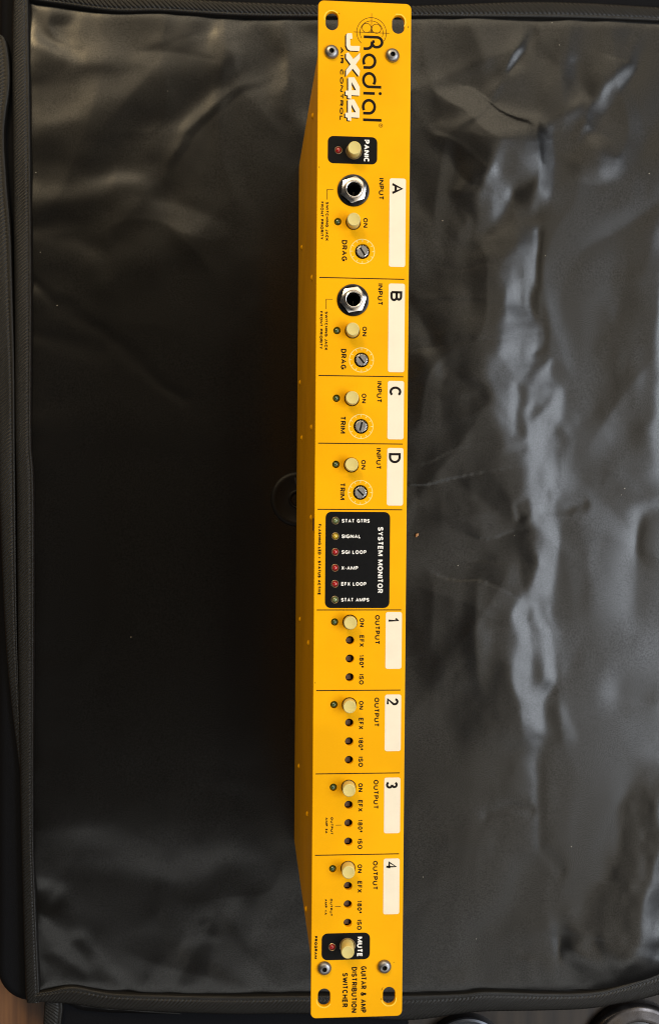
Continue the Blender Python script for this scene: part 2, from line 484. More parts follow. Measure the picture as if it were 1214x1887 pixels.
# folds: (kind, points, width px, strength deg or mm)
FOLDS = [
 # the bright fold on the right, as slopes that face the window
 ('groove', [(985, 430), (988, 520), (993, 640)], 4, 0.9),
 ('groove', [(892, 425), (915, 400), (945, 372), (985, 390)], 10, 1.2),
 ('groove', [(960, 720), (945, 790), (948, 830)], 7, 0.9),
 ('ridge', [(1010, 665), (985, 715), (950, 800)], 6, 0.8),
 ('ridge', [(1020, 720), (980, 770)], 5, 0.6),
 ('groove', [(985, 735), (970, 775)], 7, 0.8),
 ('groove', [(1000, 1110), (1003, 1200), (1010, 1270)], 6, 0.7),
 ('groove', [(965, 1140), (970, 1180)], 10, 0.7),
 # puckers round the stitched spots
 ('groove', [(950, 925), (955, 945)], 4, 1.0),
 ('groove', [(962, 920), (966, 940)], 4, 0.8),
 ('groove', [(1010, 935), (1040, 935), (1070, 930)], 5, 0.9),
 ('ridge', [(1010, 942), (1050, 942)], 5, 0.5),
 # upper right
 ('ramp', [(972, 40), (962, 90), (935, 130), (905, 160)], 16, 8),
 ('ramp', [(935, 140), (900, 190), (870, 235), (845, 270)], 9, 6),
 ('groove', [(985, 60), (965, 110), (940, 130)], 8, 1.0),
 ('ramp', [(1170, 60), (1160, 120), (1125, 170), (1098, 210), (1085, 260), (1072, 290)], 24, 7.5),
 ('ramp', [(1128, 250), (1125, 300), (1108, 350)], 36, 6),
 ('ridge', [(1075, 195), (1045, 220), (1020, 232)], 5, 0.8),
 ('ridge', [(1075, 240), (1058, 262)], 6, 0.8),
 ('groove', [(1070, 120), (1082, 190)], 8, 0.9),
 ('ridge', [(1000, 60), (1020, 130), (1025, 200)], 14, 0.9),
 ('ridge', [(900, 310), (840, 350)], 8, 0.6),
 ('ramp', [(870, 395), (860, 420), (852, 448)], 10, 5),
 ('groove', [(780, 380), (830, 440), (870, 455)], 14, 1.2),
 ('groove', [(760, 490), (860, 545), (930, 550)], 24, 1.2),
 ('ridge', [(820, 725), (860, 720)], 4, 0.3),
 # far right: lining turns down towards the window
 ('groove', [(1214, 935), (1185, 955), (1170, 1010)], 12, 1.1),
 ('ridge', [(1080, 935), (1140, 942), (1180, 918), (1214, 912)], 12, 1.1),
 ('groove', [(1060, 895), (1110, 920), (1170, 900)], 20, 1.0),
 # lower right
 ('groove', [(890, 1500), (925, 1492), (965, 1502)], 6, 0.8),
 ('ridge', [(820, 1550), (900, 1552)], 10, 0.4),
 ('groove', [(985, 1360), (990, 1500), (1000, 1560), (1035, 1600)], 9, 0.8),
 ('ridge', [(945, 1420), (935, 1450)], 12, 0.7),
 ('ridge', [(1030, 1310), (1030, 1350)], 8, 0.7),
 ('groove', [(980, 1610), (950, 1660), (900, 1720), (880, 1790)], 26, 1.6),
 ('groove', [(1020, 1730), (1030, 1780), (1050, 1815)], 11, 1.3),
 ('ridge', [(1000, 1720), (1005, 1770), (1020, 1820)], 12, 1.3),
 ('ridge', [(1055, 1690), (1070, 1750), (1090, 1810)], 14, 1.0),
 ('ridge', [(975, 1770), (980, 1820)], 8, 0.9),
 ('groove', [(1095, 1740), (1120, 1790)], 10, 0.8),
 # upper left
 ('ramp', [(520, 130), (450, 160), (395, 205), (350, 250), (320, 310), (295, 370)], 12, 6.5),
 ('ridge', [(60, 95), (130, 112), (220, 108), (300, 88), (420, 82)], 22, 1.7),
 ('ridge', [(60, 260), (150, 215), (240, 190), (330, 150), (420, 110)], 30, 1.7),
 ('groove', [(250, 240), (330, 195), (420, 150), (500, 100)], 24, 1.8),
 ('groove', [(60, 30), (90, 60), (130, 90), (120, 40)], 12, 1.8),
 ('groove', [(375, 70), (400, 40), (440, 40)], 16, 1.5),
 ('ridge', [(525, 50), (535, 110), (545, 220), (545, 300)], 14, 1.6),
 ('groove', [(520, 40), (560, 70), (583, 75)], 14, 1.4),
 ('groove', [(60, 310), (130, 330), (210, 300), (295, 340)], 24, 1.6),
 ('ridge', [(60, 385), (150, 360), (260, 345)], 20, 1.2),
 ('groove', [(60, 415), (110, 425), (180, 450)], 16, 1.3),
 ('ridge', [(200, 520), (280, 470), (350, 435)], 22, 1.0),
 ('groove', [(60, 520), (110, 560), (170, 600), (250, 655), (345, 732)], 6, 0.7),
 ('groove', [(60, 610), (120, 620), (180, 640)], 14, 0.8),
 ('ridge', [(60, 815), (160, 775), (300, 790), (500, 800)], 26, 0.7),
 # lower left
 ('ridge', [(60, 1540), (160, 1500), (300, 1510), (420, 1560), (560, 1555)], 40, 1.5),
 ('groove', [(140, 1580), (200, 1600), (320, 1630), (420, 1600)], 24, 1.6),
 ('groove', [(150, 1735), (185, 1770), (215, 1800), (240, 1825)], 9, 1.8),
 ('ridge', [(80, 1690), (140, 1730), (195, 1790), (210, 1825)], 16, 1.6),
 ('groove', [(80, 1720), (95, 1760), (130, 1780), (170, 1790)], 10, 1.4),
 ('groove', [(75, 1640), (95, 1665), (110, 1650)], 12, 1.2),
 ('ridge', [(280, 1700), (300, 1750), (310, 1810)], 16, 0.9),
 ('groove', [(350, 1750), (365, 1815)], 12, 0.9),
 ('ridge', [(376, 1712), (379, 1722)], 7, 0.7),
]

MAIN = [(965, 380, 36), (960, 450, 42), (957, 500, 46), (950, 560, 66), (948, 620, 84), (955, 680, 108), (968, 740, 118), (983, 800, 104),
        (995, 860, 82), (998, 920, 68), (1008, 970, 46), (1010, 1050, 42), (995, 1110, 60), (977, 1160, 88), (977, 1220, 72), (975, 1300, 54), (975, 1420, 40)]
BRANCH = [(1012, 205, 36), (990, 245, 74), (962, 285, 92), (932, 325, 76), (906, 365, 46), (890, 440, 24)]
LIMB = [(1006, 200, 22), (1008, 260, 34), (1002, 330, 32), (996, 410, 20)]
FARR = [(1232, 400, 30), (1228, 540, 40), (1222, 650, 50), (1226, 780, 50), (1228, 900, 34)]
FARB = [(1236, 1380, 34), (1232, 1520, 44), (1224, 1640, 56), (1208, 1740, 84), (1196, 1850, 124)]

def soft(x, k): return np.logaddexp(0, x / k) * k

def vramp(px, py, P, deg, R=2.6, k=0.07, fade=0.16):
    """a band of cloth tilted by deg towards the window, width varying along it, with a gentle rise behind it"""
    pts = [(p[0], p[1]) for p in P]
    d, t = seg_dist(px, py, pts)
    L = [0]
    for i in range(len(pts) - 1): L.append(L[-1] + math.dist(pts[i], pts[i + 1]))
    w = np.interp(t, np.array(L) / L[-1], [p[2] for p in P])
    A = w * 0.352 * math.tan(rad(deg))
    x = d / w + 0.5
    down = soft(x, k) - soft(x - 1, k)
    up = soft((x + R) / R, k) - soft((x + R) / R - 1, k)
    # nearest-point distance runs past the ends too: close the band softly there
    e0 = np.hypot(px - pts[0][0], py - pts[0][1]); e1 = np.hypot(px - pts[-1][0], py - pts[-1][1])
    end = sstep(0, fade, t) * (1 - sstep(1 - fade, 1, t))
    return A * (up - down) * end

def fold_height(px, py):
    n = VNoise(41)
    # the bands follow the cloth, so let their edges wander
    qx = px + 26 * n(px / 46, py / 62) + 4 * n(px / 17 + 7, py / 24); qy = py + 20 * n(px / 60 + 30, py / 50)
    h = vramp(qx, qy, MAIN, 8.6, fade=0.10)
    h += vramp(qx, qy, BRANCH, 9.0, 1.6, fade=0.34) + vramp(qx, qy, LIMB, 8.0, 1.6, fade=0.25)
    h += vramp(qx, qy, FARR, 6.5, 2.0, fade=0.3) + vramp(qx, qy, FARB, 11.5, 1.4, fade=0.2)
    for kind, pts, w, a in FOLDS:
        if kind == 'ramp':
            h += vramp(qx, qy, [(p[0], p[1], w) for p in pts], a, 2.0, 0.12, 0.35)
        else:
            d, t = seg_dist(qx, qy, pts)
            w2 = w * 1.5 + 3
            h += (a if kind == 'ridge' else -a) * np.exp(-(d / w2) ** 2) * 0.42
    return h

CREASE_GAIN = 1.0
def facets(X, Y, px, py):
    """crumpled cloth: straight creases, each bending the cloth a few degrees over a limited patch"""
    rng = np.random.RandomState(12)
    out = np.zeros_like(X)
    for k in range(210):
        cx = rng.uniform(-185, 300); cy = rng.uniform(-315, 310)
        # a fan of directions leading away from the corners and the stitched spots
        base = math.atan2(cy - 40, cx - 150) if cx > 20 else math.atan2(cy - 330, cx + 60)
        a = base + rng.normal(0, 0.55) + (math.pi / 2 if rng.rand() < 0.22 else 0)
        Ls = rng.uniform(14, 55); Ws = rng.uniform(7, 22)
        u = (X - cx) * math.cos(a) + (Y - cy) * math.sin(a)
        v = -(X - cx) * math.sin(a) + (Y - cy) * math.cos(a)
        v = v + (u / Ls) ** 2 * rng.uniform(-3, 3)
        win = np.exp(-(u / Ls) ** 4) * np.exp(-(v / Ws) ** 2)
        sh = rng.uniform(0.5, 2.0)
        amp = rng.uniform(0.012, 0.05) * (1 if rng.rand() < 0.6 else -1)
        g = 1.0
        if cx < 20 and -260 < cy < 150: g = 0.30
        if cx > 20 and cy < -150: g = 0.45
        out -= g * amp * (np.sqrt(v * v + sh * sh) - Ws) * win
    return out

def build_lining():
    nx, ny = 430, 640
    top = [at(*p) for p in TOP]; bot = [at(*p) for p in BOT]; left = [at(*p) for p in LEFT]
    tx, ty = zip(*top); bx, by = zip(*bot)
    lx, ly = zip(*reversed(left))
    U, Vv = np.meshgrid(np.linspace(0, 1, nx), np.linspace(0, 1, ny), indexing='ij')
    X0 = -187 + U * (330 + 187)
    Yt = np.interp(X0, tx, ty) + 4; Yb = np.interp(X0, bx, by) - 4
    Y = Yb + (Yt - Yb) * Vv
    XL = np.interp(Y, ly, lx) - 4
    X = XL + U * (330 - XL)
    px, py = pxy(X, Y)
    n1, n2, n3, n4 = (VNoise(s) for s in (3, 7, 11, 19))
    # domain-warped soft wrinkles
    wx = X + 22 * n3(X / 60 + 9, Y / 60); wy = Y + 22 * n4(X / 60, Y / 60 + 5)
    h = (3.2 - 1.7 * sstep(20, 90, X)) * n1(wx / 95 + 20, wy / 120 + 20)
    r = 1 - np.abs(n2(wx / 42 + 30, wy / 70 + 3)) * 4
    h += 0.35 * np.clip(r, -0.2, 1)
    h += 0.30 * n3(wx / 24 + 50, wy / 30 + 8) + 0.07 * n4(wx / 9, wy / 11)
    h += CREASE_GAIN * facets(X, Y, px, py)
    # quieter on the left of the unit
    quiet = 0.45 + 0.55 * sstep(-20, 60, X) + 0.35 * sstep(60, 250, np.abs(Y)) * (X < 0)
    quiet *= 1 - 0.55 * np.exp(-((px - 300) / 260) ** 2 - ((py - 1150) / 330) ** 2)
    h *= quiet
    h *= 1 - 0.6 * sstep(1250, 1400, py) * sstep(700, 760, px)
    h *= 1 - 0.35 * sstep(1020, 1080, px) * sstep(400, 500, py)
    h += fold_height(px, py)
    # puckers along the bound edges
    de = np.minimum(np.abs(Yt - Y), np.abs(Y - Yb)) 
    h += 0.9 * np.exp(-de / 14) * n4(X / 11 + 40, Y / 40)
    dl = np.abs(X - XL)
    h += 0.9 * np.exp(-dl / 12) * n3(X / 40, Y / 13 + 4)
    # pressed flat under the unit
    ax = np.maximum(np.abs(X) - 24, 0); ay = np.maximum(np.abs(Y) - 219, 0)
    m_ = sstep(0, 26, np.hypot(ax, ay))
    h = h * m_
    h -= 0.15
    # the edge sinks under the tape, the seam pulls it down a little
    ed = np.minimum(de, dl)
    h -= 1.0 * np.exp(-(ed / 5.0) ** 2) * m_
    # rounded over the outer right side of the padding
    h -= 10 * sstep(290, 330, X) ** 2
    V = np.stack([X, Y, h], -1).reshape(-1, 3) * MM
    idx = np.arange(nx * ny).reshape(nx, ny)
    F = np.stack([idx[:-1, :-1], idx[1:, :-1], idx[1:, 1:], idx[:-1, 1:]], -1).reshape(-1, 4)
    me = bpy.data.meshes.new('lining')
    me.vertices.add(len(V)); me.vertices.foreach_set('co', V.ravel())
    me.loops.add(F.size); me.loops.foreach_set('vertex_index', F.ravel())
    me.polygons.add(len(F)); me.polygons.foreach_set('loop_start', np.arange(0, F.size, 4))
    me.polygons.foreach_set('loop_total', np.full(len(F), 4))
    me.update(calc_edges=True)
    me.materials.append(M['lining'])
    me.shade_smooth()
    o = bpy.data.objects.new('lining', me)
    COL.objects.link(o); o.parent = bag
    o['label'] = 'glossy black creased nylon lining'
    return o
build_lining()

def resample(P, step):
    P = [Vector(p) for p in P]
    # Catmull-Rom smoothing
    Q = []
    for i in range(len(P) - 1):
        p0 = P[max(i - 1, 0)]; p1 = P[i]; p2 = P[i + 1]; p3 = P[min(i + 2, len(P) - 1)]
        n = 12
        for k in range(n):
            t = k / n
            Q.append(0.5 * ((2 * p1) + (-p0 + p2) * t + (2 * p0 - 5 * p1 + 4 * p2 - p3) * t * t + (-p0 + 3 * p1 - 3 * p2 + p3) * t ** 3))
    Q.append(P[-1])
    L = [0]
    for i in range(1, len(Q)): L.append(L[-1] + (Q[i] - Q[i - 1]).length)
    n = max(2, int(L[-1] / step))
    ts = np.linspace(0, L[-1], n)
    xs = np.interp(ts, L, [q[0] for q in Q]); ys = np.interp(ts, L, [q[1] for q in Q])
    return xs, ys, L[-1]

def tape(inner, outer, z=0.6, bulge=1.6, pitch=2.2, slant=0.9, rib=0.55, step=0.42, label=None, seed=1, flip=False, drop=0.0):
    """twill binding between two edge lines given in photo pixels on the lining plane"""
    xi, yi, L = resample([at(*p) for p in inner], step)
    n = len(xi)
    P2 = [at(*p) for p in outer]
    x2, y2, L2 = resample(P2, step)
    s2 = np.linspace(0, 1, n); o2 = np.linspace(0, 1, len(x2))
    xo = np.interp(s2, o2, x2); yo = np.interp(s2, o2, y2)
    mct = 30
    c = np.linspace(0, 1, mct)
    Sg = np.linspace(0, L, n)[:, None]; Cg = c[None, :]
    X = xi[:, None] * (1 - Cg) + xo[:, None] * Cg
    Y = yi[:, None] * (1 - Cg) + yo[:, None] * Cg
    wd = np.hypot(xo - xi, yo - yi)[:, None]
    cm = Cg * wd
    nz = VNoise(seed)
    sl = slant * (1 + 0.12 * nz(Sg / 60, Cg * 0 + 3) * 2)
    pt = pitch * (1 + 0.0 * nz(Sg / 90, Cg * 0 + 9))
    wob = 1.3 * nz(Sg / 14 + 5, cm / 6)
    edge = 0.22
    inner_part = 1 - sstep(edge - 0.03, edge + 0.03, Cg)
    ph1 = 2 * np.pi * (Sg + sl * cm + wob) / pt
    ph2 = 2 * np.pi * (Sg - 1.3 * cm + wob) / (pitch * 0.62)
    r1 = np.abs(np.sin(ph1 / 2)) ** 0.7
    r2 = np.abs(np.sin(ph2 / 2)) ** 0.7
    cross = 0.35 * np.sin(2 * np.pi * (cm - 0.6 * Sg) / 0.95)
    ribs = (r1 + cross * 0.5) * (1 - inner_part) + (r2 + cross * 0.4) * inner_part
    prof = np.clip(1 - np.abs(2 * Cg - 1) ** 3.2, 0, 1) ** 0.6
    Z = z + bulge * prof + rib * ribs * np.clip(prof * 1.6, 0, 1) + 0.5 * nz(Sg / 45 + 11, Cg * 1.5) - drop * Cg
    Z -= 0.35 * np.exp(-((Cg - edge) / 0.05) ** 2)
    Z[:, 0] = z - 2.4; Z[:, -1] = z - 4.0
    V = np.stack([X, Y, Z], -1).reshape(-1, 3) * MM
    idx = np.arange(n * mct).reshape(n, mct)
    F = np.stack([idx[:-1, :-1], idx[1:, :-1], idx[1:, 1:], idx[:-1, 1:]], -1).reshape(-1, 4)
    me = bpy.data.meshes.new('binding_tape')
    me.from_pydata(V.tolist(), [], F.tolist())
    me.update()
    if flip: me.flip_normals()
    me.materials.append(M['tape'])
    me.shade_smooth()
    o = bpy.data.objects.new('binding_tape', me)
    COL.objects.link(o); o.parent = bag
    if label: o['label'] = label
    return o

tape([(40, -6), (60, 3), (121, 12), (212, 24), (300, 24), (442, 32), (584, 34), (760, 33), (955, 35), (1080, 37), (1214, 42), (1400, 50)],
     [(40, -40), (60, -22), (121, -14), (212, -6), (300, -3), (442, 4), (584, 9), (760, 11), (955, 4), (1080, 6), (1214, 14), (1400, 20)],
     pitch=3.0, label='ribbed binding along the top edge of the lining', seed=21)
tape([(55, -40), (56, 60), (59, 270), (61, 533), (60, 800), (65, 900), (65, 1200), (64, 1450), (65, 1580), (74, 1802), (76, 1845)],
     [(27, -40), (23, 60), (24, 270), (27, 533), (29, 800), (31, 900), (34, 1200), (38, 1450), (41, 1580), (47, 1802), (50, 1845)],
     pitch=2.1, slant=-0.9, label='ribbed binding down the left edge of the lining', seed=22, flip=True)
tape([(60, 1828), (90, 1823), (138, 1815), (222, 1828), (420, 1833), (573, 1831), (740, 1831), (849, 1828), (896, 1824), (1000, 1827), (1076, 1826), (1130, 1817), (1214, 1790), (1400, 1720)],
     [(60, 1845), (90, 1846), (138, 1850), (222, 1860), (420, 1868), (573, 1868), (740, 1880), (849, 1867), (896, 1863), (1000, 1861), (1076, 1858), (1130, 1850), (1214, 1832), (1400, 1770)],
     pitch=2.7, slant=1.1, label='ribbed binding along the bottom edge of the lining', seed=23, flip=True)
tape([(0, 62), (12, 72), (19, 110), (20, 160), (10, 240), (14, 330), (22, 430), (26, 560), (29, 700), (30, 900), (34, 1200), (44, 1400), (52, 1500)],
     [(-40, 62), (-36, 72), (-34, 110), (-34, 160), (-32, 240), (-30, 330), (-26, 430), (-18, 560), (-8, 700), (-2, 900), (12, 1200), (34, 1400), (50, 1500)],
     z=-0.6, pitch=2.3, slant=-0.8, bulge=1.1, label='second ribbed tape outside the left binding', seed=24, flip=True)
tape([(112, 1832), (116, 1860), (112, 1900), (110, 1960)], [(82, 1838), (80, 1860), (78, 1900), (76, 1960)],
     z=-2.2, pitch=2.2, label='short ribbed tape turning down at the lower left corner', seed=25, bulge=1.0, flip=True)

# padded shell below the lining: slabs with rounded rims
def slab(name, outline, z0, z1, r, mt, label=None):
    """outline ccw in mm; a padded slab with a rounded upper rim"""
    n = len(outline)
    cx = sum(p[0] for p in outline) / n; cy = sum(p[1] for p in outline) / n
    P = [Vector(p) for p in outline]
    N = []
    for i in range(n):
        t = (P[(i + 1) % n] - P[i - 1]).normalized(); N.append(Vector((t.y, -t.x)))
    rings = [(0, z0)] + [(r * (1 - math.cos(rad(a))), z1 - r + r * math.sin(rad(a))) for a in (0, 20, 40, 60, 80, 90)]
    V, F = [], []
    for ins, z in rings:
        for i in range(n): V.append((P[i].x - N[i].x * ins, P[i].y - N[i].y * ins, z))
    for k in range(len(rings) - 1):
        for i in range(n):
            j = (i + 1) % n
            F.append((k * n + i, k * n + j, (k + 1) * n + j, (k + 1) * n + i))
    F.append(tuple((len(rings) - 1) * n + i for i in range(n)))
    o = mesh(name, V, F, mt, bag, smooth=60)
    if label: o['label'] = label
    return o
def dense(P, step=6):
    out = []
    for i in range(len(P)):
        a = Vector(P[i]); b = Vector(P[(i + 1) % len(P)])
        k = max(1, int((b - a).length / step))
        for j in range(k): out.append(tuple(a + (b - a) * j / k))
    return out
x0, y0 = at(-4, 1846, -8); x1, _ = at(86, 1846, -8); _, yt = at(0, -60, -8)
slab('outer_shell', dense([(-168, y0), (-168, yt)] + [(x0, yt)] + arcp(x0 + 22, y0 + 22, 22, 22, 180, 270, 10)), TABLE_Z + 1, -4.2, 6, M['shell'],
     'dark padded outer wall of the bag on the left')
xa, ya = at(84, 1838, -8); xb_, yb_ = at(752, 1990, -8)
slab('flap', dense([(xa, yb_), (xb_, yb_), (xb_, ya), (xa, ya)]), TABLE_Z + 1, -5.5, 5, M['shell'], 'dark flap folded out below the bottom binding')
slab('padding', dense([(-200, -316), (300, -318), (330, -290), (330, 420), (-200, 420)], 20), TABLE_Z + 0.5, -6.2, 6, M['shell'], 'padding under the lining')
# pale satin sliver between the bottom binding and the flap
sl = [at(120, 1838, -2.5), at(240, 1858, -2.5), at(330, 1871, -2.5), at(190, 1869, -2.5), at(140, 1862, -2.5), at(118, 1850, -2.5)]
def sliver():
    top = [at(118, 1836), at(160, 1840), at(200, 1850), at(250, 1860), at(330, 1870)]
    bot = [at(118, 1852), at(150, 1866), at(200, 1871), at(250, 1872), at(335, 1873)]
    V, F = [], []
    for i in range(5):
        for k in range(7):
            t = k / 6
            V.append((top[i][0] * (1 - t) + bot[i][0] * t, top[i][1] * (1 - t) + bot[i][1] * t,
                      -3.4 + 1.5 * math.sin(math.pi * t) + 0.5 * math.sin(i * 2.1 + k)))
    for i in range(4):
        for k in range(6):
            a = i * 7 + k
            F.append((a, a + 1, a + 8, a + 7))
    F = fix_up(V, F)
    return mesh('lining_tuck', V, F, M['lining'], bag, smooth=80)
sliver()

# round fastener moulded into the lining, half hidden behind the unit
fx, fy = at(549, 920, 1)
prof = [(4.0, 0.4), (4.6, 1.5), (5.4, 1.7), (6.2, 1.1), (13.4, 0.95), (14.2, 1.35), (15.6, 1.5), (17.0, 1.1), (18.0, 0.1), (18.2, -0.6)]
v, f = lathe(prof, 48); v2 = v
f.append(tuple(reversed(range(48))))
fast = mesh('round_fastener', v, [tuple(reversed(q)) for q in f], M['fastener'], bag, loc=(fx * MM, fy * MM, -0.0006))
# slit cut in the disc
sV, sF = stroke_mesh([[(-2.0, 14), (-0.4, 8.6)]], 1.3, 1.25)
mesh('slit', sV, fix_up(sV, sF), M['bore'], fast, smooth=0)

# =================================================================== RACK UNIT
unit = empty('rack_unit')
tag(unit, 'long yellow one-space rack unit standing on its back with its control panel facing up', 'audio device')

BTN = [171.3, 138.05, 86.85, 54.85, 23.4, -51.35, -90.85, -130.3, -169.3, -206.6]
BX, LX = -4.65, -12.0
LEDY = [171.6, 138.1, 86.85, 54.9, 23.6, -51.3, -90.75, -130.3, -169.4, -207.0]
MON = [-3.04, -10.4, -17.9, -25.45, -33.05, -40.6]
POT = [124.4, 73.2, 41.75, 10.4]
JACK = [(-4.75, 152.95), (-4.55, 101.35)]
HOLES = [-60.0, -68.8, -77.7, -99.45, -108.4, -117.3, -138.85, -147.65, -156.5, -177.85, -186.7, -195.6]
PX = -0.25
SLOTS = [(-15.5, 231.9), (15.85, 231.5), (-15.65, -231.35), (15.6, -231.45)]
SCREWS = [(-15.6, 217.3), (13.2, 216.8), (-15.6, -217.05), (13.2, -217.05)]

def slot(cx, cy):
    return arcp(cx, cy + 1.35, 2.95, 2.95, 0, 180, 12) + arcp(cx, cy - 1.35, 2.95, 2.95, 180, 360, 12)
holes = [slot(*s) for s in SLOTS] + [circ(BX, y, 3.55) for y in BTN] + [circ(LX, y, 1.7, 20) for y in LEDY + MON]
holes += [circ(PX, y, 3.5) for y in POT] + [circ(x, y, 5.0) for x, y in JACK] + [circ(BX, y, 1.95, 22) for y in HOLES]
holes += [circ(x, y, 2.2, 16) for x, y in SCREWS]
face = plate('faceplate', rrect(-22, -241.3, 22, 241.3, 2.6), holes, Z0 - 2.4, Z0, 0.32, M['yellow'], unit)

# paint rubbed pale round the rack holes, and a few dark nicks
M['scuff'] = mat('rubbed_paint', (0.95, 0.62, 0.06), 0.35)
rs = random.Random(8)
for (cx_, cy_), (a0_, a1_) in zip(SLOTS, ((40, 200), (-40, 110), (170, 330), (-170, 10))):
    up = cy_ > 0
    P = arcp(cx_, cy_ + (1.35 if up else -1.35), 3.45, 3.45, a0_ if up else a0_, a1_, 14)
    P = [(p[0] + rs.uniform(-.12, .12), p[1] + rs.uniform(-.12, .12)) for p in P]
    V, F = stroke_mesh([P], 0.42, Z0 + 0.02, ext=False)
    mesh('scuff', V, fix_up(V, F), M['scuff'], face, smooth=0)
for px_, py_, l_, a_ in ((20.4, 230.0, 1.2, 1.2), (-11.8, 235.2, .7, 2.4), (11.9, -228.6, 1.6, 1.1), (11.7, -233.2, .8, 1.5), (17.5, -215.2, .5, 0.2), (-21.0, 163.0, .7, 1.6), (-21.2, -80.5, .6, 1.5)):
    V, F = stroke_mesh([[(px_, py_), (px_ + l_ * math.cos(a_), py_ + l_ * math.sin(a_))]], 0.22, Z0 + 0.025, ext=False)
    mesh('nick', V, fix_up(V, F), M['black_ink'], face, smooth=0)

# hollow chassis: four folded sides and a back
def chassis():
    t = 1.2; hx = 21.7; y0, y1 = -215.8, 219.4; zt = Z0 - 2.42
    outer = rrect(-hx, y0, hx, y1, 1.6, 5)
    inner = rrect(-hx + t, y0 + t, hx - t, y1 - t, 0.8, 5)
    n = len(outer); V = []; F = []
    # rounded lower rim where the cover is folded
    rings = [(inner, zt), (outer, zt)]
    ro = 1.6
    for a in (0, 22, 45, 67, 90):
        ins = ro * (1 - math.cos(rad(a)))
        rings.append((rrect(-hx + ins, y0 + ins, hx - ins, y1 - ins, 1.6 - ins * 0.8, 5), ro - ro * math.sin(rad(a)) + 0.0))
    for P, z in rings:
        for p in P: V.append((p[0], p[1], z))
    for k in range(len(rings) - 1):
        for i in range(n):
            j = (i + 1) % n
            F.append((k * n + i, (k + 1) * n + i, (k + 1) * n + j, k * n + j))
    F.append(tuple(reversed([(len(rings) - 1) * n + i for i in range(n)])))
    b = len(V)
    for p in inner: V.append((p[0], p[1], zt - 40))
    for i in range(n):
        j = (i + 1) % n
        F.append((i, j, b + j, b + i))
    return mesh('chassis', V, F, M['yellow'], unit, smooth=40)
ch = chassis()
mesh('dark_backing', [(-20.4, -214.5, Z0 - 11), (20.4, -214.5, Z0 - 11), (20.4, 218, Z0 - 11), (-20.4, 218, Z0 - 11)],
     [(0, 1, 2, 3)], M['backing'], unit, smooth=0)  # near-black sheet added inside so the panel's holes look dark
# low domed rivet heads down the visible side
v, f = lathe([(0.05, 0.95), (0.7, 0.85), (1.3, 0.5), (1.6, 0.0)], 16)
RIV = [(200.5, 144.1), (118.4, 147.3), (42.7, 152.5), (-2.4, 155.4), (-67.2, 140.5), (-155.1, 142.1), (-205.6, 138.8), (156.0, 46.2), (76.5, 37.2), (41.9, 60.2), (-65.0, 56.1), (-152.4, 55.9)]
for i, (y, z) in enumerate(RIV):
    if i == 0:
        rv = mesh('rivet', v, [tuple(reversed(q)) for q in f], M['yellow'], ch, loc=(-0.0217, y * MM, z * MM), rot=(0, rad(-90), 0), smooth=80)
    else:
        clone(rv, ch, loc=(-0.0217, y * MM, z * MM))
# little folded tab showing beside the panel edge near the monitor block
mesh('seam_tab', [(-22.25, -8, Z0 - 3.4), (-21.6, -8, Z0 - 3.4), (-21.6, -2, Z0 - 3.4), (-22.25, -2, Z0 - 3.4),
                  (-22.25, -8, Z0 - 8), (-21.6, -8, Z0 - 8), (-21.6, -2, Z0 - 8), (-22.25, -2, Z0 - 8)],
     [(0, 1, 2, 3), (0, 4, 5, 1), (3, 2, 6, 7), (0, 3, 7, 4), (4, 7, 6, 5), (1, 5, 6, 2)], M['plunger'], ch, smooth=0)

# screws: button heads with hex sockets
v, f = lathe([(1.05, 1.75), (1.15, 2.0), (1.8, 1.93), (2.5, 1.6), (3.05, 1.0), (3.35, 0.25), (3.35, -0.3)], 32)
v3, f3 = lathe([(1.12, 1.95), (1.05, 0.5)], 6); f3.append((6, 7, 8, 9, 10, 11))
for i, (x, y) in enumerate(SCREWS):
    loc = (x * MM, y * MM, Z0 * MM)
    if i == 0:
        sc = mesh('screw', v, [tuple(reversed(q)) for q in f], M['screw'], unit, loc=loc)
        mesh('hex_socket', v3, f3, M['socket'], sc, smooth=0)
    else:
        clone(sc, unit, loc=loc, rot=(0, 0, rad(17 * i)))

# push buttons, each a little askew on its switch
v, f = lathe([(0.01, 6.1), (2.55, 6.1), (2.72, 6.15), (3.02, 5.95), (3.1, 5.7), (3.12, 0.0), (3.12, -6)], 36)
wV, wF = lathe([(3.5, -0.6), (3.3, -1.8), (3.1, -6.5)], 28); wF.append(tuple(2 * 28 + i for i in range(28)))
rimV, rimF = lathe([(3.45, -0.02), (3.55, 0.2), (3.75, 0.2), (3.85, 0.03)], 36)
TILT = [(3.0, -3.5), (1.0, -4), (-1.0, -4.5), (-1, -4), (-2, -4), (-2.5, -4), (-1.5, -4), (-1, -4), (-2, -4), (2, -4.5)]
for i, y in enumerate(BTN):
    loc = (BX * MM, y * MM, Z0 * MM)
    hgt = [1.05, 1.0, .9, .82, .8, .85, .9, .98, 1.0, 1.15][i]
    rt = (rad(TILT[i][0]), rad(TILT[i][1]), rad(31 * i))
    if i == 0:
        b0 = mesh('push_button', v, [tuple(reversed(q)) for q in f], M['button'], unit, loc=loc, smooth=40)
        b = b0
    else:
        b = b0.copy(); COL.objects.link(b); b.parent = unit; b.location = loc
    b.rotation_euler = (rad(TILT[i][0]), rad(TILT[i][1]), 0)
    b.scale = (1, 1, hgt)
    if i in (0, 9):
        rm = mesh('collar', rimV, [tuple(reversed(q)) for q in rimF], M['rim'], unit, loc=loc)
        rm['label'] = 'thin metallic collar'

